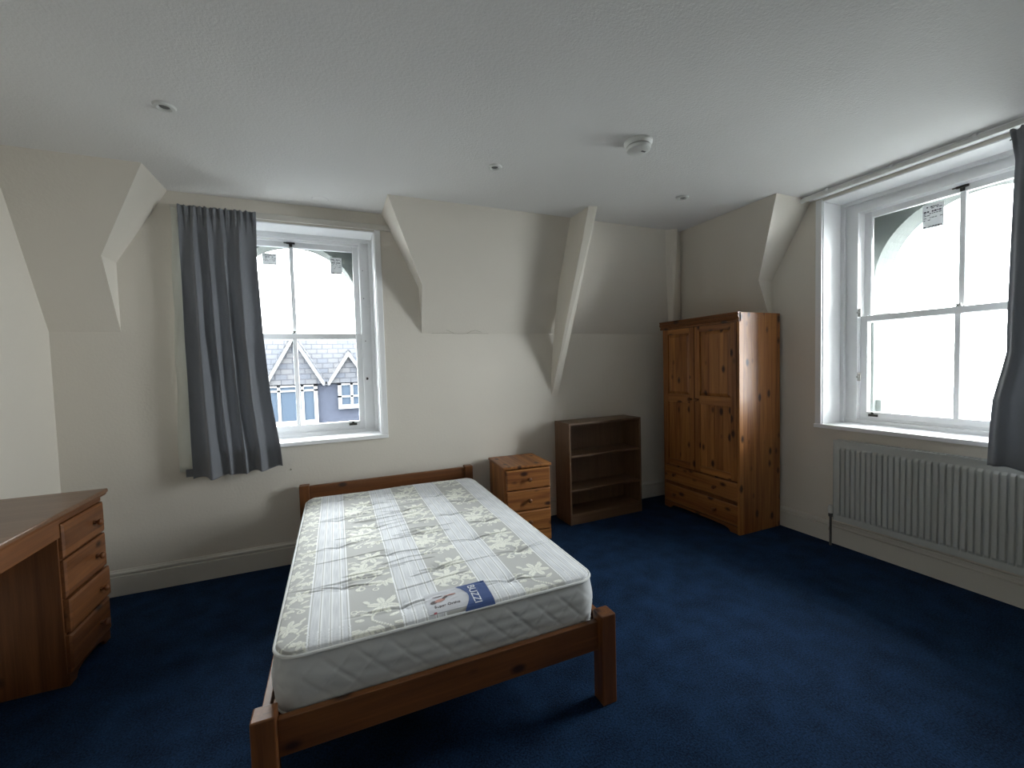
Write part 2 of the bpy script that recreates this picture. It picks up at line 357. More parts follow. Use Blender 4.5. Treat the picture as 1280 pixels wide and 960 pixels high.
def sticker(parent, x0, x1, z0, z1, y, tilt=0):
    p = MB().box(x0, x1, y-.001, y, z0, z1).build('paper_notice', 'paper', parent)
    m = MB(); W_ = x1-x0; Hh = z1-z0; rnd = random.Random(int(x0*1000))
    for r_, (zz, hh) in enumerate(((.90,.05),(.83,.03),(.72,.06),(.62,.03),(.55,.025),(.45,.025),(.36,.025),(.10,.05))):
        x = .06
        while x < .9:
            ww = rnd.uniform(.04, .14)
            if rnd.random() < (.75 if r_ in (0,2,7) else .5): m.box(x0+x*W_, x0+min(.94, x+ww)*W_, y-.0016, y-.0009, z0+(zz-hh)*Hh, z0+zz*Hh)
            x += ww+.035
    m.build('print', 'ink', p)
sticker(up1, .012, .105, 2.335, 2.478, .330)
sticker(up1, -.50, -.395, 2.385, 2.478, .330)
sticker(up2, .483, .60, 2.40, 2.572, .330)

# ---------------------------------------------------------------- curtains
def curtain(name, label, loc, rz, zt, left, right, zb, nf, parts=None, seed=1, top_amp=.013, amp=.033, y0=-.075, off=.0):
    """left/right: [(z, x)...] edge tables; local x across, -y into the room"""
    rs = random.Random(seed); t = thing(name, label, 'curtain', loc, rz)
    nx, nz = 260, 120; P = []
    lz, lx = zip(*sorted(left)); rz_, rx = zip(*sorted(right))
    ph = [rs.uniform(0, 6.28) for _ in range(6)]
    for j in range(nz+1):
        v = j/nz
        for i in range(nx+1):
            u = i/nx
            zbot = zb(u); z = zt + (zbot-zt)*v
            if j == 0: z += .005*math.sin(u*58+ph[0])*math.sin(u*13+ph[1])+.004*math.sin(u*97)
            xl = np.interp(z, lz, lx); xr = np.interp(z, rz_, rx)
            drift = .030*math.sin(3*v+ph[1])+.05*v*math.sin(4.5*u+ph[2])
            uu = u + drift*u*(1-u)*2
            g = max(0, 1-v/.10); body = 1-g
            fold = math.sin(uu*nf*2*math.pi+ph[3]+1.5*math.sin(uu*6.3+ph[4])+1.6*v*math.sin(4*uu+ph[1]))
            fold = 1.6*(math.exp(1.1*fold)-1.27)/1.73
            f2 = math.sin(uu*nf*.47*2*math.pi+ph[4]+.8*v)
            a = top_amp + (amp-top_amp)*min(1, v*2.2)
            y = y0 + off*v - a*fold*body*(.75+.25*f2) - amp*.5*f2*body*v - .009*g*math.sin(u*nf*5*math.pi+ph[5]) - .004*g*math.sin(u*nf*11*math.pi)
            if abs(v-.035) < .010: y += .005
            x = xl + (xr-xl)*u + .006*body*math.cos(uu*nf*2*math.pi+ph[3])*min(1, 6*u*(1-u))
            y += .004*math.sin(z*9+u*14+ph[0])*body
            P.append((x, y, z))
    fs = [(j*(nx+1)+i, j*(nx+1)+i+1, (j+1)*(nx+1)+i+1, (j+1)*(nx+1)+i) for j in range(nz) for i in range(nx)]
    o = MB().add(P, fs).build('drape', 'curtain', t, smooth=True)
    o.data.polygons.foreach_set('use_smooth', [True]*len(o.data.polygons))
    s_ = o.modifiers.new('solid', 'SOLIDIFY'); s_.thickness = .002
    # gathered heading tape with hem
    H_ = MB(); pts = [P[i] for i in range(0, nx+1, 2)]
    H_.tube([(p[0], p[1]+.006, p[2]-.055) for p in pts], .0035, 6)
    H_.build('heading_tape', 'curtain', t, smooth=True)
    # hem fold
    row = P[(nz-3)*(nx+1):(nz-2)*(nx+1)]
    MB().tube([(p[0], p[1]-.0006, p[2]) for p in row[::2]], .0016, 5).build('hem', 'curtain', t, smooth=True)
    return t
cl = curtain('curtain', 'long grey curtain drawn to the left side of the left window', (0,0,0), 0, 2.668,
        [(.7,-.945),(2.7,-.940)], [(2.66,-.474),(2.30,-.481),(1.77,-.465),(1.29,-.435),(.92,-.388),(.75,-.378)],
        lambda u: .762+.028*max(0,(u-.4)/.6)**1.3+.008*math.sin(u*21), 4.6, seed=3, y0=-.082)
m = MB(); n = 40; P = []
for j in range(n+1):
    z = 2.655+(.815-2.655)*j/n; a = -.986-.040*j/n
    P += [(a+.004*math.sin(j*.5), -.060+.004*math.sin(j*.3), z), (-.965,-.052,z), (-.925,-.058,z)]
m.add(P, [(j*3+k, j*3+k+1, j*3+k+4, j*3+k+3) for j in range(n) for k in range(2)])
o = m.build('lining', 'lining', cl, smooth=True, label='pale cream lining showing at the left edge'); o.modifiers.new('s', 'SOLIDIFY').thickness = .0015
B('lining_hem', 'curtain', cl, -.990, -.940, -.058, -.054, .775, .83)
kx = 3.5/3.57
tr = lambda y, z: (-( -3.668+(y+3.668)*kx)-1.503, 1.5+(z-1.5)*kx)
tab = [(2.78,-2.54),(2.732,-2.545),(2.573,-2.563),(2.134,-2.549),(1.498,-2.544),(1.217,-2.493),(1.002,-2.484),(.80,-2.476)]
cr = curtain('curtain', 'grey curtain at the right side of the right window, over the radiator', (XR,-1.503,0), -math.pi/2, 2.72,
        [(tr(y,z)[1], tr(y,z)[0]) for z, y in tab], [(.7,1.62),(2.8,1.56)],
        lambda u: .838+.008*math.sin(u*17), 4.3, seed=8, y0=-.160, amp=.020)
# rails
t = thing('curtain_batten', 'cream timber batten along the wall above the left window', 'curtain batten')
MB().box(-1.0, .487, -.026, 0, 2.642, 2.687).build('batten', 'skirt', t, .003)
t = thing('curtain_track', 'white curtain track along the ceiling over the right window', 'curtain track', (XR,0,0), -math.pi/2)
m = MB(); m.box(1.42, 3.02, -.125, -.015, 2.762, H); m.build('valance_board', 'trim', t, .003)
m = MB(); m.box(1.42, 3.02, -.150, -.128, 2.735, 2.765); m.build('track_rail', 'plastic', t, .003)
for y in (1.62, 2.02, 2.42, 2.9): B('bracket', 'trim', t, y-.008, y+.008, -.153, -.12, 2.757, 2.778)
t.location.z = 0

# ---------------------------------------------------------------- ceiling fittings
for (x, y), lab in zip(((-.69,-1.135), (1.012,-1.090), (2.582,-1.108)),
        ('round recessed ceiling spotlight nearest the left wall', 'round recessed ceiling spotlight left of the smoke alarm, above the bed', 'round recessed ceiling spotlight nearest the wardrobe')):
    t = thing('ceiling_spotlight', lab, 'spotlight', (x,y,H), 0, 'recessed ceiling spotlights')
    MB().lathe([(.022,-.001),(.022,-.006),(.030,-.012),(.042,-.010),(.047,-.001)], n=32).build('bezel', 'plastic', t, smooth=True)
    MB().lathe([(.0235,-.0005),(.021,-.003),(.004,-.0035)], n=24).build('lamp', 'grey', t, smooth=True)
t = thing('smoke_alarm', 'round white smoke alarm on the ceiling', 'smoke alarm', (1.695,-1.655,H))
MB().lathe([(.080,0),(.080,-.012),(.068,-.026)], n=40).build('base', 'plastic', t, smooth=True)
MB().lathe([(.060,-.022),(.060,-.032)], n=40).build('sensor_slot', 'grey', t, smooth=True)
MB().lathe([(.068,-.031),(.070,-.035),(.067,-.049),(.056,-.056),(.004,-.058)], n=40).build('cover', 'plastic', t, smooth=True)
m = MB()
for k in range(6): m.box(.008+k*.005, .010+k*.005, -.022, -.010, -.0592, -.057)
m.build('sounder_grille', 'grey', t)

# ---------------------------------------------------------------- turned knob
def knob(parent, x, y, z, m, r=.018, axis='y'):
    pr = [(.010,0),(.009,-.008),(.0075,-.013),(.012,-.018),(r,-.026),(r*1.02,-.031),(r*.8,-.037),(r*.35,-.040)]
    o = MB().lathe(pr, (0,0,0), 'y', 18).build('knob', m, parent, smooth=True); o.location = (x,y,z); return o
def drawer(parent, x0, x1, z0, z1, y, th, mt, knobs, km, out=0, bev=.008):
    """drawer front with bevelled raised edge"""
    y1 = y; y0 = y-th-out
    P = [(x0,y1,z0),(x1,y1,z0),(x1,y1,z1),(x0,y1,z1), (x0,y0+.007,z0),(x1,y0+.007,z0),(x1,y0+.007,z1),(x0,y0+.007,z1),
         (x0+bev,y0,z0+bev),(x1-bev,y0,z0+bev),(x1-bev,y0,z1-bev),(x0+bev,y0,z1-bev)]
    fs = [(0,1,2,3)]+[(i,(i+1)%4,(i+1)%4+4,i+4) for i in range(4)]+[(i+4,(i+1)%4+4,(i+1)%4+8,i+8) for i in range(4)]+[(8,9,10,11)]
    d = MB().add(P, fs).build('drawer', mt, parent, .0015)
    for kx_ in knobs: knob(d, kx_, y0, (z0+z1)/2, km)
    return d

# ---------------------------------------------------------------- wardrobe
t = thing('wardrobe', 'tall orange pine wardrobe with two panelled doors over two drawers in the corner', 'wardrobe', (3.118+.02,-.272,0), -math.pi/2)
Wd, Dd, Hd = .904, .485, 1.892
B('side_panel', 'pine_z', t, 0, .022, 0, Dd, 0, Hd-.02, bevel=.002)
B('side_panel', 'pine_z', t, Wd-.022, Wd, -.02, Dd, 0, Hd, bevel=.002)
B('back_panel', 'pine_z', t, .022, Wd-.022, Dd-.01, Dd, .05, Hd-.02)
B('top_panel', 'pine_x', t, 0, Wd-.022, 0, Dd, Hd-.02, Hd, bevel=.002)
m = MB(); prof = [(0,1.815),(-.022,1.815),(-.024,1.832),(-.016,1.838),(-.030,1.852),(-.036,1.868),(-.026,1.872),(-.034,1.886),(-.034,1.895),(0,1.895)]
m.prism(prof, -.012, Wd, 'x'); m.build('cornice', 'deep_x', t)
m = MB(); m.box(.022, .03, -.0, .02, .05, 1.815); m.box(Wd-.022-.006, Wd-.022, 0, .02, .05, 1.815); m.box(.022,Wd-.022,0,.02,.437,.452); m.box(.022,Wd-.022,.0,.02,.242,.277)
m.build('face_frame', 'deep_z', t)
B('inner_floor', 'pine_x', t, .022, Wd-.022, .02, Dd-.01, .05, .066)
def door(x0, x1, kx_):
    z0, z1 = .457, 1.812; s = .058
    m = MB(); m.box(x0, x0+s, -.02, 0, z0, z1); m.box(x1-s, x1, -.02, 0, z0, z1)
    d = m.build('door', 'pine_z', t, .003)
    for (a, b) in ((z0, z0+.058), (1.092, 1.172), (z1-.052, z1)): B('door_rail', 'pine_x', d, x0+s, x1-s, -.0195, 0, a, b, bevel=.003)
    a, b, c, e = x0+s, x1-s, 1.172, z1-.052; q = .030
    P = [(a,-.006,c),(b,-.006,c),(b,-.006,e),(a,-.006,e),(a+q,-.018,c+q),(b-q,-.018,c+q),(b-q,-.018,e-q),(a+q,-.018,e-q)]
    P = [(a,-.002,c),(b,-.002,c),(b,-.002,e),(a,-.002,e)] + P
    fs = [(0,1,2,3)]+[(i,(i+1)%4,(i+1)%4+4,i+4) for i in range(4)]+[(i+4,(i+1)%4+4,(i+1)%4+8,i+8) for i in range(4)]+[(8,9,10,11)]
    MB().add(P, fs).build('raised_panel', 'pine_z', d)
    c, e = z0+.058, 1.092; nb = 4
    for k in range(nb):
        u0 = a+(b-a)*k/nb; u1 = a+(b-a)*(k+1)/nb
        B('board', 'pine_z', d, u0+.0006, u1-.0006, -.011, -.001, c, e, bevel=.0025)
    knob(d, kx_, -.02, 1.132, 'deep_z', .017)
door(.031, .424, .385); door(.430, Wd-.030, .468)
drawer(t, .028, Wd-.026, .279, .436, .0, .02, 'pine_x', (.175,.655), 'deep_z')
drawer(t, .028, Wd-.026, .070, .241, .0, .02, 'pine_x', (.175,.655), 'deep_z')
pl = [(.022,0),(.10,0),(.115,.020),(.15,.034),(.30,.040),(Wd-.30,.040),(Wd-.15,.034),(Wd-.115,.020),(Wd-.10,0),(Wd-.022,0),(Wd-.022,.066),(.022,.066)]
MB().prism(pl, -.016, .004).build('bracket_plinth', 'deep_x', t, .002)

# ---------------------------------------------------------------- bookcase
t = thing('bookcase', 'low brown wood-effect bookcase with three empty shelves', 'bookcase', (1.961,-.340,0), .021)
w_, d_, h_ = .836, .262, .950; s = .018
B('side_panel', 'oak_z', t, 0, s, 0, d_, 0, h_-s, bevel=.001); B('side_panel', 'oak_z', t, w_-s, w_, 0, d_, 0, h_-s, bevel=.001)
B('top_panel', 'oak_x', t, 0, w_, 0, d_, h_-s, h_, bevel=.001); B('back_panel', 'oak_z', t, s, w_-s, d_-.006, d_, .08, h_-s)
for z in (.630, .307, .080): B('shelf', 'oak_x', t, s, w_-s, .004, d_-.006, z, z+s, bevel=.001)
B('plinth', 'oak_x', t, s, w_-s, .004, .020, 0, .080)

# ---------------------------------------------------------------- bedside chest
t = thing('bedside_chest', 'small orange pine bedside chest of drawers beside the bed', 'bedside chest', (1.249,-.470,0), -.064)
w_, d_, h_ = .43, .425, .662
m = MB(); m.box(0, .02, 0, d_, 0, h_-.02); B('side_panel', 'pine_z', t, 0.008, .026, 0, d_, 0, h_-.022, bevel=.002); B('side_panel', 'pine_z', t, w_-.026, w_-.008, 0, d_, 0, h_-.022, bevel=.002)
MB().box(-.004, w_+.004, -.016, d_, h_-.024, h_).build('top_panel', 'pine_y', t, .006)
B('back_panel', 'pine_z', t, .026, w_-.026, d_-.01, d_, .03, h_-.024)
for a, b in ((.633,.640),(.445,.462),(.262,.280)): B('rail', 'deep_x', t, .026, w_-.026, .004, .02, a, b)
for a, b in ((.460,.628),(.279,.450),(.096,.269)): drawer(t, .026, w_-.012, a, b, .004, .018, 'pine_x', (w_/2+.006,), 'deep_z')
MB().prism([(.01,0),(.07,0),(.09,.03),(.16,.045),(w_-.16,.045),(w_-.09,.03),(w_-.07,0),(w_-.01,0),(w_-.01,.09),(.01,.09)], -.008, .008).build('bracket_plinth', 'pine_x', t, .002)

# ---------------------------------------------------------------- desk (front faces +x)
t = thing('desk', 'pine pedestal desk with four drawers against the left wall', 'desk', (-1.255,-.986,0), math.pi/2)
# local x -> world +y ; local -y -> world +x ; local +y -> world -x (towards the wall)
dp = .40
B('side_panel', 'deskpine_z', t, 0, .02, 0, dp, .0, .835, bevel=.002); B('side_panel', 'deskpine_z', t, .385, .405, 0, dp, 0, .835, bevel=.002)
B('back_panel', 'deskpine_z', t, .02, .385, dp-.01, dp, .04, .80)
for z in (.055, .25, .425, .615, .790): B('rail', 'deskpine_x', t, .02, .385, .002, .02, z, z+.012)
B('desk_top', 'desktop', t, -.86, .425, -.035, dp+.012, .842, .864, bevel=.006)
MB().prism([(-.028,.835),(-.022,.828),(.010,.828),(.010,.842),(-.030,.842)], -.85, .415, 'x').build('top_moulding', 'deskpine_x', t)
B('apron', 'deskpine_x', t, -.82, .0, -.012, .008, .735, .830, bevel=.002)
B('pedestal_apron', 'deskpine_x', t, .0, .405, -.006, .006, .800, .830, bevel=.001)
drawer(t, .008, .402, .628, .795, .002, .022, 'deskpine_x', (.285,), 'deskpine_y', bev=.012)
drawer(t, .008, .402, .432, .618, .002, .022, 'deskpine_x', (.285,), 'deskpine_y', bev=.012)
drawer(t, .008, .402, .262, .424, .002, .022, 'deskpine_x', (.285,), 'deskpine_y', bev=.012, out=.009)
drawer(t, .008, .402, .062, .246, .002, .022, 'deskpine_x', (.285,), 'deskpine_y', bev=.012)
MB().prism([(0,0),(.06,0),(.08,.03),(.13,.042),(.275,.042),(.325,.03),(.345,0),(.405,0),(.405,.06),(0,.06)], -.008, .008).build('bracket_plinth', 'deskpine_x', t, .002)
B('end_panel', 'deskpine_z', t, -.84, -.82, 0, dp, 0, .835, bevel=.002)
B('modesty_panel', 'deskpine_x', t, -.82, 0, dp-.02, dp-.005, .45, .835, bevel=.002)

# ---------------------------------------------------------------- bed frame
BX, BY, BT = -.291, -2.173, -.004
t = thing('bed_frame', 'low orange pine double bed frame with square posts', 'bed', (BX,BY,0), BT)
W_, L_, p = 1.384, 2.135, .072
for x in (0, W_-p):
    B('foot_post', 'deep_z', t, x, x+p, 0, p, 0, .402, bevel=.005)
    B('head_post', 'deep_z', t, x, x+p, L_-p, L_, 0, .621, bevel=.005)
B('foot_rail', 'deep_x', t, p, W_-p, .034, .060, .236, .364, bevel=.003)
for x in (.016, W_-.042): B('side_rail', 'deep_y', t, x, x+.026, p, L_-p, .236, .364, bevel=.003)
B('headboard', 'deep_x', t, p, W_-p, L_-.052, L_-.024, .40, .612, bevel=.004)
B('head_rail', 'deep_x', t, p, W_-p, L_-.052, L_-.026, .20, .33, bevel=.003)
for k in range(13): B('slat', 'pine_x', t, .042, W_-.042, .12+k*.155, .19+k*.155, .312, .330, bevel=.002)
for x in (.042, W_-.062): B('slat_ledge', 'pine_y', t, x, x+.020, p, L_-p, .290, .312)

# ---------------------------------------------------------------- mattress
MX0, MX1, MY0, MY1, ZB, ZT = .060, 1.334, .072, 1.962, .331, .560
MW, ML = MX1-MX0, MY1-MY0
RC = .085
nx, ny = 420, 620
tufts = []
for r_, y in enumerate((.19,.445,.69,.91,1.12,1.34,1.56,1.78)):
    for x in ((.13,.50,.957,1.27) if r_ % 2 == 0 else (.29,.695,1.12)):
        if .16 < x < 1.25: tufts.append((x-MX0+(.0 if r_ < 3 else -.02), y-MY0))
v = np.linspace(0, 1, ny+1); Y = v*ML
ins = np.where(Y < RC, RC-np.sqrt(np.maximum(0, RC**2-(RC-Y)**2)), np.where(Y > ML-RC, RC-np.sqrt(np.maximum(0, RC**2-(Y-(ML-RC))**2)), 0))
U, YY = np.meshgrid(np.linspace(0, 1, nx+1), Y)
XX = ins[:, None] + U*(MW-2*ins[:, None])
edge = np.minimum(np.minimum(XX-ins[:, None], (MW-ins[:, None])-XX), np.minimum(YY, ML-YY))
Z = .012*(1-np.exp(-np.maximum(edge, 0)/.035)) - .010*(1-np.clip(edge/.008, 0, 1))
Z += .004*np.sin(XX*9+1)*np.sin(YY*7)
def segd(ax, ay, bx, by):
    dx, dy = bx-ax, by-ay; L2 = dx*dx+dy*dy
    tt = np.clip(((XX-ax)*dx+(YY-ay)*dy)/L2, 0, 1)
    return np.hypot(XX-ax-tt*dx, YY-ay-tt*dy), tt
rr = random.Random(11)
for (tx, ty) in tufts:
    d = np.hypot(XX-tx, (YY-ty))
    Z -= .009*np.exp(-(d/.040)**2)+.006*np.exp(-(d/.014)**2)
    for sgn in (-1, 1):                               # pulled creases running across the bed from each tuft
        for q in range(2):
            ln = rr.uniform(.10, .24); an = rr.uniform(-.28, .28)
            px, py = tx, ty
            bx, by = tx+sgn*ln*math.cos(an), ty+ln*math.sin(an)
            d, tt = segd(tx+sgn*.012, ty, bx, by)
            A = .0052*(1-tt)**.7
            Z -= A*np.exp(-(d/.0042)**2) - A*.35*np.exp(-((d-.012)/.008)**2)
    for an in (.6, 1.2, 1.9, 2.5, 3.9, 4.6, 5.4):
        d, tt = segd(tx, ty, tx+.05*math.cos(an), ty+.05*math.sin(an)); Z -= .003*(1-tt)*np.exp(-(d/.004)**2)
for k in range(26):                                   # long rucks, mostly on the left half
    cx = rr.uniform(.10, .55); cy = rr.uniform(.2, 1.75); ln = rr.uniform(.15, .42); an = rr.uniform(-.02, .22)
    mx_, my_ = cx+ln*.5*math.cos(an), cy+ln*.5*math.sin(an)+rr.uniform(-.012, .012)
    for (a, b, c, e) in ((cx, cy, mx_, my_), (mx_, my_, cx+ln*math.cos(an*.6), cy+ln*math.sin(an*.6))):
        d, tt = segd(a, b, c, e); Z -= (.0034*np.exp(-(d/.0042)**2) - .0009*np.exp(-((d-.013)/.009)**2))*np.clip(4*tt*(1-tt)+.5,0,1)
# ---- woven print: stripes and sprays of flowers (colour of the ticking only)
lx, ly = XX+MX0, YY+MY0
base = np.array([.47,.475,.465]); cream = np.array([.84,.85,.77]); band = np.array([.58,.60,.635]); white = np.array([.86,.88,.90])
C = np.ones(XX.shape+(3,))*base
hsh = np.sin(lx*2300)*np.sin(ly*2100+3*np.sin(lx*900))
for (a, b) in ((.165,.305),(.495,.650),(.835,.990),(1.185,1.315)):
    mk = (lx > a) & (lx < b); lace = np.where(mk, .5+.5*hsh, 0)
    C[mk] = (band+(white-band)*.55*lace[mk][:, None])
    for q in (0, .24, .30, .5, .56, .76, .82, 1.0):
        wl = .0034 if q in (0, 1.0) else .0020
        C[np.abs(lx-(a+(b-a)*q)) < wl] = white
    for q in (.03, .97, .27, .53, .79): C[np.abs(lx-(a+(b-a)*q)) < .0014] = base*.85
fl = np.zeros(XX.shape)
def ell(cx, cy, a, b, th, hollow=False):
    global fl
    m_ = (np.abs(XX+MX0-cx) < .05) & (np.abs(YY+MY0-cy) < .05)
    if not m_.any(): return
    dx, dy = lx[m_]-cx, ly[m_]-cy; c, s_ = math.cos(th), math.sin(th)
    u, w_ = (dx*c+dy*s_)/a, (-dx*s_+dy*c)/b; r = np.hypot(u, w_)
    val = (r < 1).astype(float)
    if hollow: val *= (r > .62)
    else: val *= np.where(np.abs(w_) < .14, .45, 1)
    fl[m_] = np.maximum(fl[m_], val)
def spray(cx, cy, flip, sc):
    T = lambda u, v_: (cx+flip*u*sc, cy+v_*sc)
    def E_(u, v_, a, b, th, h=False):
        p_ = T(u, v_); ell(p_[0], p_[1], a*sc, b*sc, th if flip > 0 else math.pi-th, h)
    for k in range(6):                                # open flower
        an = k*1.047+.3; E_(.030*math.cos(an)-.02, .030*math.sin(an)+.055, .021, .011, an)
    E_(-.02, .055, .010, .010, 0)
    for k in range(5):                                # drooping second flower
        an = 3.5+k*.62; E_(.030*math.cos(an)+.045, .026*math.sin(an)-.045, .020, .0085, an)
    for k in range(22):                               # winding stem
        q = k/21; E_(-.01+.03*math.sin(q*5.2), .03-.12*q, .0045, .0035, 1.5)
    for (u, v_, th, a) in ((.035,.020,.5,.019),(-.045,-.005,2.6,.018),(.0,-.055,4.0,.015),(-.05,.09,2.2,.015),(.03,.088,.9,.015),(-.055,-.05,3.3,.017),(.055,-.005,.2,.014)):
        E_(u, v_, a, .0065, th)
    E_(-.035,-.080,.016,.013,0,True); E_(.012,-.098,.011,.010,0,True); E_(.068,.045,.011,.010,0,True)
    for k in range(9):
        q = k/8; E_(.02+.05*q, .01+.035*math.sin(q*2.6), .0042, .0033, .6)
k = 0
for cx in (.105, .400, .742, 1.088, 1.30):
    for r_ in range(9):
        sc = .95 if cx in (.105, 1.30) else 1.28
        k += 1; spray(cx+.01*math.sin(k*2), .16+.225*r_+(.11 if k % 2 and cx != .105 else .0), 1 if (r_+int(cx*10)) % 2 else -1, sc)
for (a, b) in ((.165,.305),(.495,.650),(.835,.990),(1.185,1.315)): fl[(lx > a-.004) & (lx < b+.004)] = 0
C += (cream-C)*(fl*.92)[..., None]
Z += fl*.0010
P = np.stack([XX+MX0, YY+MY0, Z+ZT-.012], -1).reshape(-1, 3)
idx = np.arange((nx+1)*(ny+1)).reshape(ny+1, nx+1)
q = np.stack([idx[:-1,:-1], idx[:-1,1:], idx[1:,1:], idx[1:,:-1]], -1).reshape(-1, 4)
ZE = ZT-.022-.002                                    # border seam height
# perimeter for the border
def perim(off, n=900):
    pts = []; x0, x1, y0, y1 = MX0-off, MX1+off, MY0-off, MY1+off; r = RC+off
    segs = [((x0+r,y0),(x1-r,y0)), ('c',x1-r,y0+r,-90), ((x1,y0+r),(x1,y1-r)), ('c',x1-r,y1-r,0), ((x1-r,y1),(x0+r,y1)), ('c',x0+r,y1-r,90), ((x0,y1-r),(x0,y0+r)), ('c',x0+r,y0+r,180)]
    for s_ in segs:
        if s_[0] == 'c':
            for k in range(14): a = math.radians(s_[3]+90*k/14); pts.append((s_[1]+r*math.cos(a), s_[2]+r*math.sin(a), math.cos(a), math.sin(a)))
        else:
            (ax, ay), (bx, by) = s_; L2 = math.hypot(bx-ax, by-ay); nn = int(L2/.008); tx, ty = (bx-ax)/L2, (by-ay)/L2
            for k in range(nn): pts.append((ax+(bx-ax)*k/nn, ay+(by-ay)*k/nn, ty, -tx))
    return pts
pp = perim(0); n = len(pp); s_acc = np.cumsum([0]+[math.hypot(pp[(i+1) % n][0]-pp[i][0], pp[(i+1) % n][1]-pp[i][1]) for i in range(n)])[:n]
rows = 34; SP = []
for j in range(rows+1):
    v_ = j/rows; z = ZE-(ZE-ZB-.006)*v_
    for i, (x, y, ax, ay) in enumerate(pp):
        s_ = s_acc[i]; a = (s_+z)/.115; b = (s_-z)/.115
        g1 = abs((a % 1)-.5)*2; g2 = abs((b % 1)-.5)*2
        gr = math.exp(-((1-g1)/.10)**2)+math.exp(-((1-g2)/.10)**2)
        o_ = .014*math.sin(math.pi*v_)**.8 - .0026*min(1, gr)*math.sin(math.pi*v_) + .0012*math.sin(s_*23)*math.sin(z*60) + .0010*math.sin(z*140+2.5*math.sin(s_*3.1))*math.sin(math.pi*v_)*max(0,math.sin(s_*2.3))
        SP.append((x+ax*o_, y+ay*o_, z))
o0 = len(P); SP = np.array(SP); V = np.vstack([P, SP])
f2 = [[o0+j*n+i, o0+(j+1)*n+i, o0+(j+1)*n+(i+1) % n, o0+j*n+(i+1) % n] for j in range(rows) for i in range(n)]
# underside
o1 = o0+rows*n
ctr = len(V); V = np.vstack([V, [[(MX0+MX1)/2, (MY0+MY1)/2, ZB]]])
F_ = [list(map(int, r)) for r in q.tolist()] + f2 + [[ctr, o1+(i+1) % n, o1+i] for i in range(n)]
me = bpy.data.meshes.new('mattress'); me.from_pydata(V.tolist(), [], F_)
ca = me.color_attributes.new('ticking', 'FLOAT_COLOR', 'POINT')
cols = np.ones((len(V), 4), np.float32); cols[:o0, :3] = C.reshape(-1, 3); cols[o0:, :3] = (.60,.62,.63)
ca.data.foreach_set('color', cols.ravel())
me.polygons.foreach_set('use_smooth', [True]*len(me.polygons))
mm = mat('mattress_ticking', (.7,.7,.7), .8, spec=.2); nt = mm.node_tree
at = nt.nodes.new('ShaderNodeAttribute'); at.attribute_name = 'ticking'; nt.links.new(at.outputs['Color'], nt.nodes['Principled BSDF'].inputs['Base Color'])
nt.nodes['Principled BSDF'].inputs['Sheen Weight'].default_value = .15
me.materials.append(mm)
mo = bpy.data.objects.new('mattress', me); COL.objects.link(mo); mo.location = (BX,BY,0); mo.rotation_euler = (0,0,BT)
mo['label'] = 'white floral and striped tufted double mattress lying bare on the pine bed'; mo['category'] = 'mattress'
for nm, z, off, r in (('top_piping', ZE+.001, .002, .0065), ('bottom_piping', ZB+.009, .002, .005)):
    MB().tube([(x, y, z) for x, y, _, _ in perim(off)][::2], r, 8, True).build(nm, 'piping', mo, smooth=True)
def ztop(x, y):
    i = int(round((x-MX0)/MW*nx)); j = int(round((y-MY0)/ML*ny)); return float(Z[min(max(j,0),ny), min(max(i,0),nx)])+ZT-.012
for (tx, ty) in tufts:
    x, y = tx+MX0, ty+MY0
    pr = MB().lathe([(.0105,0),(.0115,.003),(.008,.006),(.004,.004),(.0005,.003)], (x, y, ztop(x, y)+.001), 'z', 12).build('tuft', 'tuft', mo, smooth=True)
# sewn label
def patch(name, poly_uv, m, parent, lift, nn=14):
    """flat cloth patch following the mattress top, poly given as (x0,x1,y0,y1) or callable edges"""
    x0, x1, y0, y1, left = poly_uv; P = []
    for j in range(nn+1):
        y = y0+(y1-y0)*j/nn; xa = left(j/nn) if left else x0
        for i in range(nn+1):
            x = xa+(x1-xa)*i/nn; P.append((x, y, ztop(x, y)+lift))
    return MB().add(P, [(j*(nn+1)+i, j*(nn+1)+i+1, (j+1)*(nn+1)+i+1, (j+1)*(nn+1)+i) for j in range(nn) for i in range(nn)]).build(name, m, parent)
M_['lab_w'] = mat('label_white', (.52,.53,.57), .5); M_['lab_b'] = mat('label_blue', (.045,.085,.24), .45); M_['lab_t'] = mat('label_white_ink', (.75,.78,.85), .5)
M_['lab_s'] = mat('label_skin_ink', (.42,.20,.16), .6); M_['lab_h'] = mat('label_dark_ink', (.05,.03,.035), .6); M_['lab_r'] = mat('label_red_ink', (.30,.05,.07), .6)
lab = patch('sewn_label', (.59,.853,.062,.222,None), 'lab_w', mo, .0025)
patch('blue_panel', (.745,.851,.066,.220, lambda s_: .725+.035*math.sin(math.pi*(s_))*1), 'lab_b', lab, .0035)
def text(body, size, x, y, rz, m, parent, lift=.0042):
    c = bpy.data.curves.new('lettering', 'FONT'); c.body = body; c.size = size; c.extrude = .0003; c.align_x = 'LEFT'
    to = bpy.data.objects.new('lettering', c); COL.objects.link(to)
    dg = bpy.context.evaluated_depsgraph_get(); me_ = bpy.data.meshes.new_from_object(to.evaluated_get(dg)); bpy.data.objects.remove(to)
    o = bpy.data.objects.new('lettering', me_); me_.materials.append(M_[m]); COL.objects.link(o); o.parent = parent
    co_, si_ = math.cos(rz), math.sin(rz)
    for vt in me_.vertices:
        px, py = x+co_*vt.co.x-si_*vt.co.y, y+si_*vt.co.x+co_*vt.co.y
        vt.co = (px, py, ztop(px, py)+lift+vt.co.z)
    return o
text('Super Ortho', .020, .615, .112, 0, 'lab_h', lab, .0035)
text('BUZZI', .044, .772, .205, -math.pi/2, 'lab_t', lab, .0048)
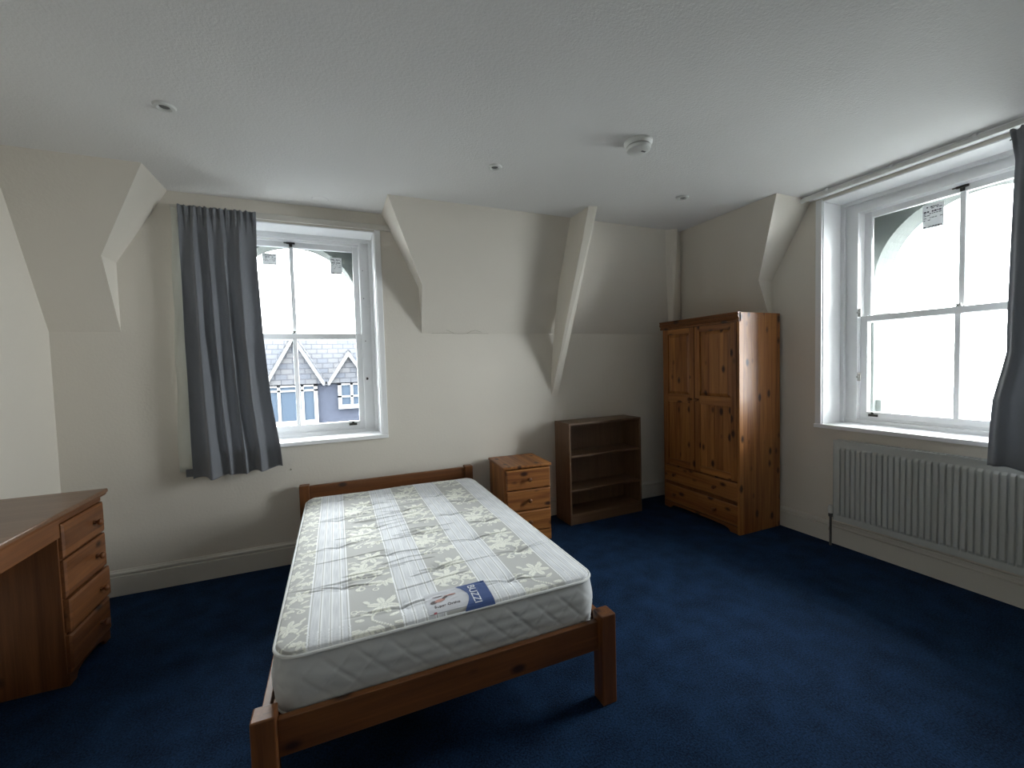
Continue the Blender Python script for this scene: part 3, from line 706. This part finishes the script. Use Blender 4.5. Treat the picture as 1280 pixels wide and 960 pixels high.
def blob(m, cx, cy, a, b, th, parent=lab, lift=.0032):
    n_ = 20; P = []
    for k in range(n_):
        an = 2*math.pi*k/n_; u, w_ = a*math.cos(an), b*math.sin(an); x, y = cx+u*math.cos(th)-w_*math.sin(th), cy+u*math.sin(th)+w_*math.cos(th); P.append((x, y, ztop(x, y)+lift))
    MB().add(P, [list(range(n_))]).build('printed_mark', m, parent)
blob('lab_h', .620, .150, .016, .010, .2); blob('lab_s', .645, .155, .022, .010, .15, lift=.0035); blob('lab_h', .668, .168, .014, .006, .5, lift=.0038)
blob('lab_s', .690, .176, .026, .004, -.05, lift=.0036); blob('lab_h', .640, .182, .022, .0025, 0); blob('lab_r', .612, .085, .007, .005, .4)

# ---------------------------------------------------------------- radiator
t = thing('radiator', 'white fluted panel radiator below the right window', 'radiator', (XR,0,0), -math.pi/2)
ya, yb = 1.648, 3.05; pitch_ = .0335; xs = []
cells = int((yb-ya-.05)/pitch_)
for k in range(cells):
    s0 = ya+.025+k*pitch_; xs += [(s0,0),(s0+.0030,.012),(s0+.0045,.014),(s0+.022,.014),(s0+.0235,.012),(s0+.0265,0)]
xs = [(ya,0)]+xs+[(yb,0)]
zs = [(.222,0),(.262,0),(.272,.35),(.282,.9),(.290,1),(.775,1),(.785,.9),(.795,.35),(.802,0),(.848,0)]
P = [(x, -.098 - a*b, z) for z, b in zs for x, a in xs]; nn = len(xs)
m = MB().add(P, [(j*nn+i, j*nn+i+1, (j+1)*nn+i+1, (j+1)*nn+i) for j in range(len(zs)-1) for i in range(nn-1)])
o = m.build('front_panel', 'rad', t); s_ = o.modifiers.new('s', 'SOLIDIFY'); s_.thickness = .002; s_.offset = -1
B('back_panel', 'rad', t, ya+.005, yb-.005, -.040, -.034, .222, .846)
m = MB(); m.box(ya-.001, yb+.001, -.104, -.095, .846, .853); m.box(ya-.001, yb+.001, -.040, -.032, .846, .853)
for k in range(56):
    x = ya+.012+k*.0247; m.box(x, x+.012, -.095, -.040, .848, .852)
m.build('top_grille', 'rad', t)
for x in (ya-.001, yb): B('side_cover', 'rad', t, x, x+.0015, -.103, -.034, .222, .850)
for x in (ya+.25, yb-.25): B('wall_bracket', 'rad', t, x, x+.03, -.034, 0, .30, .78)
v_ = MB(); v_.lathe([(.013,.230),(.015,.236),(.015,.262)], (1.612,-.070,0), 'z', 14); v_.tube([(1.612,-.070,.248),(1.655,-.070,.248)], .009, 10)
vo = v_.build('valve', 'pipe', t, smooth=True)
MB().lathe([(.017,.260),(.019,.270),(.019,.300),(.016,.318),(.010,.324)], (1.612,-.070,0), 'z', 18).build('valve_head', 'plastic', vo, smooth=True)
MB().tube([(1.612,-.070,.0),(1.612,-.070,.235)], .0085, 10).build('pipe', 'pipe', t, smooth=True)
MB().tube([(1.58,-.024,.135),(1.578,-.032,.105)], .004, 8).build('pipe_clip', 'stain', t)

# ---------------------------------------------------------------- the world outside
B('ground', 'ground', None, -60, 60, -60, 70, -9.2, -9, kind='structure')
t = thing('house', 'slate-roofed house with white bargeboards seen through the left window', 'house', (0, 14, 0))
def wallp(x0, x1, z0, z1, y=0): return (x0, x1, y, y+.3, z0, z1)
B('wall', 'slatewall', t, -9, 7, .10, 6, -9, 1.02)
RD, RZ = 1.9, 2.98
MB().add([(-9,.0,1.0),(7,.0,1.0),(7,RD,RZ),(-9,RD,RZ),(-9,.2,.98),(7,.2,.98),(7,RD+2,1.0),(-9,RD+2,1.0)], [(0,1,2,3),(3,2,6,7),(0,1,5,4),(4,5,6,7),(0,3,7,4),(1,2,6,5)]).build('roof', 'slate', t)
def gable(cx, hw, za, z0=1.02):
    g = MB().prism([(cx-hw,z0),(cx+hw,z0),(cx,za)], -.05, .6).build('gable', 'slate', t)
    for s_ in (-1, 1):
        th = .10
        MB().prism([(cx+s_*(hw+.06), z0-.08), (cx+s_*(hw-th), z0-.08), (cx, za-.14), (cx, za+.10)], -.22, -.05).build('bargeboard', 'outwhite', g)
        MB().prism([(cx+s_*(hw+.10), z0-.06), (cx+s_*(hw+.02), z0-.06), (cx, za+.09), (cx, za+.16)], -.26, 1.6).build('gable_roof_edge', 'slate', g)
gable(-1.34, 1.05, 2.78); gable(.547, .82, 2.18); gable(-4.3, 1.05, 2.9); gable(2.6, .82, 2.2)
def hwin(x0, x1, z0, z1, mull, trans):
    f = MB(); f.box(x0, x1, -.12, .10, z0, z0+.16); f.box(x0, x1, -.06, .10, z1-.06, z1); f.box(x0, x0+.13, -.06, .10, z0, z1); f.box(x1-.13, x1, -.06, .10, z0, z1)
    for xm in mull: f.box(xm-.05, xm+.05, -.06, .10, z0, z1)
    f.box(x0, x1, -.06, .10, trans-.035, trans+.035)
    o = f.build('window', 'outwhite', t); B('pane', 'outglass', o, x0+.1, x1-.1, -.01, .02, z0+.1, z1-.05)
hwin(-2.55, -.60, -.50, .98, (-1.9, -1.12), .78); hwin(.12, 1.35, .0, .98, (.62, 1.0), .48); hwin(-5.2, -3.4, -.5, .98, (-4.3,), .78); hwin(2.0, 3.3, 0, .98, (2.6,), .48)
